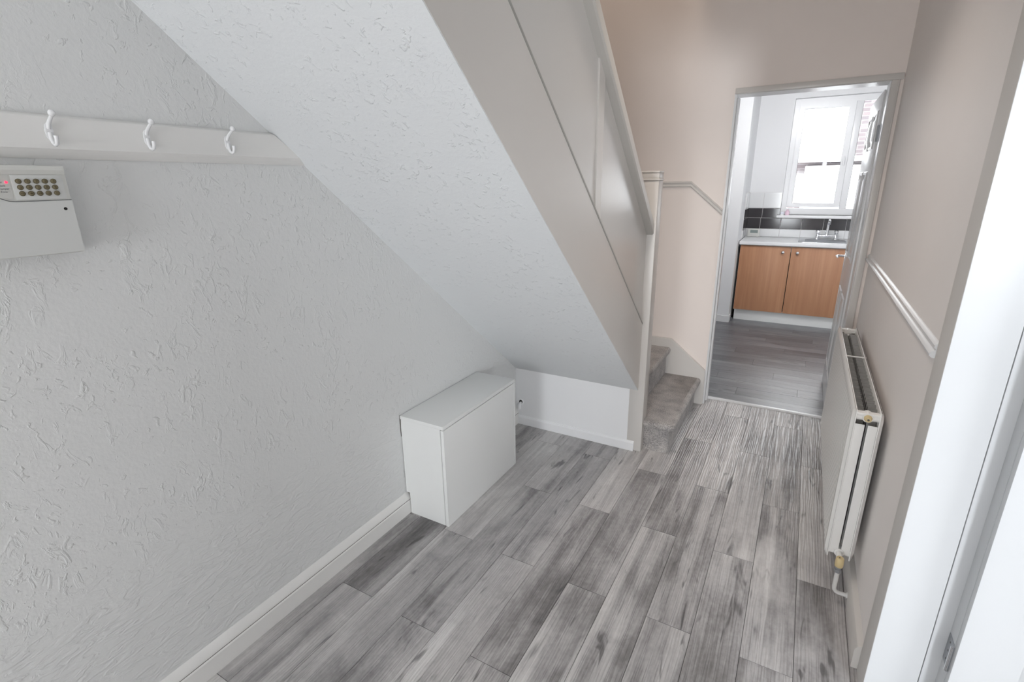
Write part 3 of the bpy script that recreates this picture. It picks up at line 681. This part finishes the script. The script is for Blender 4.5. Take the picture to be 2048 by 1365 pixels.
WP = struct(MB().box(-1.7, PX, PY, YK, -.004, 2.5), 'wall_kitchen_left', M['white_wall'], 'white wall pier left of the kitchen sink unit', 'wall')
struct(MB().box(-1.75, -1.7, YT, YK, -.06, 2.5).box(1.2, 1.3, YT, YK, -.06, 2.5), 'wall_kitchen_sides', M['white_wall'], 'white side walls of the kitchen', 'wall')
struct(MB().box(-1.7, 1.3, YT, YK+.28, 2.46, 2.56), 'ceiling_kitchen', M['ceil'], 'white kitchen ceiling', 'ceiling')
struct(MB().box(PX-.35, PX+.010, PY-.010, PY, 0, .075, .002).box(PX, PX+.010, PY, PY+.12, 0, .075, .002), 'baseboard_kitchen', M['white'], 'white skirting round the kitchen wall pier', 'skirting')
# tiles on the back wall and on the side of the pier
MB().box(PX, 1.2, YK-.004, YK, .905, WZ0-.03).box(PX, WX0, YK-.004, YK, WZ0-.03, 1.412).build('grout', M['grout'], WB)
MB().box(PX, PX+.004, 6.42, YK, .905, 1.412).build('grout', M['grout'], WP)
TW = .2155; jx = [-.4685 + TW*k for k in range(-1, 9)]
tmesh = {}
def tile(w, h, cx, cz, mat, parent, face='y'):
    key = (round(w, 3), round(h, 3), mat.name, face)
    if key not in tmesh:
        bm = bmesh.new(); bmesh.ops.create_cube(bm, size=1)
        for v in bm.verts: v.co = Vector((v.co.x*w, v.co.y*.007, v.co.z*h))
        bmesh.ops.bevel(bm, geom=[e for e in bm.edges if all(v.co.y < 0 for v in e.verts)], offset=.002, segments=1, affect='EDGES')
        me = bpy.data.meshes.new('tile'); bm.to_mesh(me); bm.free(); me.materials.append(mat); tmesh[key] = me
    o = bpy.data.objects.new('tile', tmesh[key]); COL.objects.link(o)
    if face == 'y': o.location = (cx, YK-.006, cz)
    else: o.location = (PX+.006, cx, cz); o.rotation_euler.z = math.pi/2
    o.rotation_euler.x = random.uniform(-.004, .004)
    adopt(o, parent)
rows = [(.908, .996, 'tile_white', 1.2), (1.000, 1.121, 'tile_black', 1.2), (1.125, 1.232, 'tile_black', WX0), (1.236, 1.410, 'tile_white', WX0)]
for z0, z1, mt, xmax in rows:
    for a, c in zip(jx, jx[1:]):
        sh = .0 if z0 < 1.12 else .008
        a2, c2 = max(a+.002+sh, PX+.009), min(c-.002+sh, xmax)
        zz1 = min(z1, WZ0-.032) if (xmax > 1 and z1 > WZ0-.032) else z1
        if c2 - a2 > .012: tile(c2-a2, zz1-z0, (a2+c2)/2, (z0+zz1)/2, M[mt], WB)
    for a, c in ((6.44, 6.60), (6.604, YK-.008)):
        tile(c-a, z1-z0, (a+c)/2, (z0+z1)/2, M[mt], WP, 'x')

# kitchen window
WN = tag(thing('window_1', 'white plastic kitchen window with two panes above the sink', 'window', (.35, YK+.1, WZ0)), kind='structure')
fy0, fy1 = YK+.075, YK+.135
zb, zt_ = WZ0, WZ1
m = MB().ring(WX0, WX1, zb, zt_, fy0, fy1, .055, .055, .072, .06).box(.302, .363, fy0+.001, fy1-.001, zb+.071, zt_-.059, .003)
m.build('frame', M['upvc'], WN, 40)
sx0, sx1, sz0, sz1 = -.222, .300, 1.248, 2.338
m = MB().ring(sx0, sx1, sz0, sz1, fy0-.016, fy1-.01, .052, .056, .040, .05)
sa = m.build('sash', M['upvc'], WN, 40)
MB().box(sx0+.05, sx1-.054, fy0+.01, fy0+.014, sz0+.038, sz1-.048).build('pane', M['glass'], sa)
def gasket(x0, x1, z0, z1, y, t, parent):
    MB().ring(x0, x1, z0, z1, y, y+.004, t, t, t, t).build('gasket', M['seam'], parent)
gasket(sx0+.050, sx1-.054, sz0+.038, sz1-.048, fy0+.006, .004, sa)
MB().box(.363, WX1-.053, fy0+.02, fy0+.024, zb+.070, zt_-.058).build('pane', M['glass'], WN)
gasket(.363, WX1-.053, zb+.070, zt_-.058, fy0+.015, .0035, WN)
MB().box(.262, .282, fy0-.028, fy0-.014, 1.70, 1.78, .003).tube([(.272, fy0-.03, 1.775), (.272, fy0-.045, 1.770), (.272, fy0-.05, 1.69)], .006, 8).build('window_handle', M['upvc'], sa, 40)
MB().box(WX0-.028, 1.15, YK-.075, YK, WZ0-.030, WZ0, .004).box(WX0, WX1, YK-.01, fy0+.01, WZ0-.030, WZ0, .001).build('sill', M['upvc'], WN, 40)

# pale pink and lilac bottles left at the end of the sill
SP = thing('pink_container', 'small pale pink pot on the left end of the kitchen window sill', 'pot', (-.205, YK-.02, WZ0))
MB().lathe([(0, .020), (.004, .024), (.040, .024), (.044, .020)], (-.200, YK-.020, WZ0), (0, 0, 1), 16).build('body', M['pink'], SP, 40)
MB().lathe([(0, .012), (.016, .012), (.018, .009)], (-.200, YK-.020, WZ0+.044), (0, 0, 1), 14).build('cap', M['pink'], SP, 40)
SB = thing('lilac_soap_dish', 'small pale lilac block left of the pink pot on the sill', 'soap dish', (-.25, YK-.02, WZ0))
MB().box(-.268, -.232, YK-.045, YK+.005, WZ0, WZ0+.035, .006).build('block', M['pale_blue'], SB, 40)
MB().box(-.270, -.230, YK-.047, YK+.007, WZ0, WZ0+.010, .004).build('tray', M['upvc'], SB, 40)

# ------------------------------------------------------------------ sink unit, worktop, sink, tap, thermostat
cabs = []
def base_unit(x0, x1, ndoors, label, group=None):
    U = thing('base_cabinet', label, 'cabinet', ((x0+x1)/2, 6.5, 0))
    m = MB().box(x0, x0+.018, 6.238, YK-.01, .12, .865).box(x1-.018, x1, 6.238, YK-.01, .12, .865).box(x0+.018, x1-.018, 6.238, YK-.01, .12, .138).box(x0+.018, x1-.018, YK-.03, YK-.012, .138, .865).box(x0+.018, x1-.018, 6.238, 6.256, .80, .865)
    m.build('carcass', M['carcass'], U)
    MB().box(x0+(.012 if ndoors == 2 else 0), x1, 6.257, 6.275, 0, .121).build('plinth', M['ward'], U)
    w = (x1-x0)/ndoors
    for i in range(ndoors):
        a, c = x0+w*i+.0035, x0+w*(i+1)-.0035
        d = MB().box(a, c, 6.217, 6.235, .128, .858, .001).build('cabinet_door', M['beech'], U, 40, origin=((a+c)/2, 6.226, .5))
        kx = c-.072 if i == 0 else a+.058
        MB().lathe([(0, .007), (.008, .006), (.012, .013), (.018, .0165), (.023, .0145), (.025, .008)], (kx, 6.217, .800), (0, -1, 0), 18).build('knob', M['steel'], d, 40)
    return U
base_unit(-.600, .412, 2, 'beech two-door base unit with round steel knobs under the kitchen window')
base_unit(.414, .914, 1, 'narrow beech one-door base unit at the right end of the sink run')
WT = thing('worktop', 'white laminate worktop running under the kitchen window', 'worktop', (.3, 6.5, .866))
MB().box(PX+.010, .96, 6.190, YK-.005, .867, .905, .006, 3).build('slab', M['worktop'], WT, 40)
SK = thing('sink', 'inset stainless steel sink in the white worktop', 'sink', (.25, 6.5, .905))
m = MB()
def rr(x0, x1, y0, y1, r): return rounded([(x0, y0), (x1, y0), (x1, y1), (x0, y1)], r, 5)
ol = [(rr(-.045, .80, 6.27, 6.745, .05), .9052), (rr(-.043, .798, 6.272, 6.743, .05), .909), (rr(-.032, .787, 6.283, 6.732, .045), .9095), (rr(-.026, .781, 6.289, 6.640, .045), .9070)]
bm = layered(ol[:3]); mm = MB(); mm.bm.free(); mm.bm = bm
mm.build('rim', M['steel'], SK, 40)
bm = bmesh.new(); rings = [[bm.verts.new((p[0], p[1], z)) for p in o_] for o_, z in ((rr(.02, .40, 6.31, 6.63, .06), .9100), (rr(.024, .396, 6.314, 6.626, .06), .9115), (rr(.03, .39, 6.32, 6.62, .06), .9105))]
for A, B in zip(rings, rings[1:]):
    for k in range(len(A)): bm.faces.new((A[k], A[(k+1) % len(A)], B[(k+1) % len(A)], B[k]))
bm.faces.new(rings[-1]); bmesh.ops.recalc_face_normals(bm, faces=bm.faces); mm = MB(); mm.bm.free(); mm.bm = bm
mm.build('bowl', M['zinc'], SK, 40)
TP = thing('mixer_tap', 'chrome bridge mixer tap with two knobs behind the kitchen sink', 'tap', (.22, 6.70, .91))
ty = 6.700; tx = .222
MB().tube([(tx-.088, ty, .948), (tx-.05, ty, .944), (tx, ty, .946), (tx+.05, ty, .944), (tx+.088, ty, .948)], [.012, .011, .016, .011, .012], 12).lathe([(0, .024), (.006, .022), (.012, .014), (.04, .013)], (tx-.088, ty, .9096), (0, 0, 1), 16).lathe([(0, .024), (.006, .022), (.012, .014), (.04, .013)], (tx+.088, ty, .9096), (0, 0, 1), 16).build('bridge', M['chrome'], TP, 40)
MB().tube([(tx, ty, .946), (tx, ty, 1.00), (tx+.002, ty-.003, 1.06), (tx+.004, ty-.012, 1.095), (tx+.005, ty-.035, 1.116), (tx+.006, ty-.08, 1.120), (tx+.006, ty-.125, 1.108), (tx+.006, ty-.150, 1.085)], [.017, .0155, .0140, .0135, .013, .012, .0115, .012], 14).build('spout', M['chrome'], TP, 50)
for s in (-1, 1):
    MB().lathe([(0, .012), (.010, .012), (.014, .020), (.032, .0225), (.044, .020), (.050, .012)], (tx+s*.088, ty, .956), (0, 0, 1), 10).build('tap_knob', M['chrome'], TP, 30)
TH = thing('thermostat', 'small cream digital thermostat with grey display standing at the left end of the worktop', 'thermostat', (-.52, 6.75, .905))
MB().box(-.590, -.458, 6.730, 6.762, .906, 1.000, .006).build('case', M['plastic'], TH, 40)
MB().box(-.560, -.478, 6.7285, 6.731, .950, .984).build('display', M['lcd'], TH)
MB().box(-.562, -.500, 6.7288, 6.731, .922, .932, .0008).build('button_strip', M['door_plastic'], TH, 40)

# ------------------------------------------------------------------ outside the kitchen window
tag(MB().box(-8, 8, YK+.3, 25, -.3, -.1).build('ground', M['paving']), 'pale concrete yard outside the kitchen window', 'ground', None, 'structure')
NB = thing('neighbouring_house', 'brick neighbouring house with a white wall seen through the kitchen window', 'house', (1.5, 11, -.1))
MB().box(-1.2, 6, 10.4, 10.6, -.1, 1.86).build('brick_wall', M['brick'], NB)
MB().box(-.13, 3.2, 10.16, 10.39, -.1, 1.765, .01).build('rendered_wall', M['render'], NB)
MB().box(-1.2, 6, 10.10, 10.42, 1.845, 1.90, .008).build('fascia', M['render'], NB)
MB().tube([(-1.2, 10.07, 1.84), (6, 10.07, 1.84)], .024, 10).build('gutter', M['gutter'], NB, 40)
MB().lathe([(0, .03), (.07, .03)], (.14, 10.1, 1.765), (0, 0, 1), 10).build('downpipe', M['slate'], NB, 40)
MB().box(.55, 6, 12.5, 12.8, -.1, 3.1).build('gable_wall', M['brick'], NB)
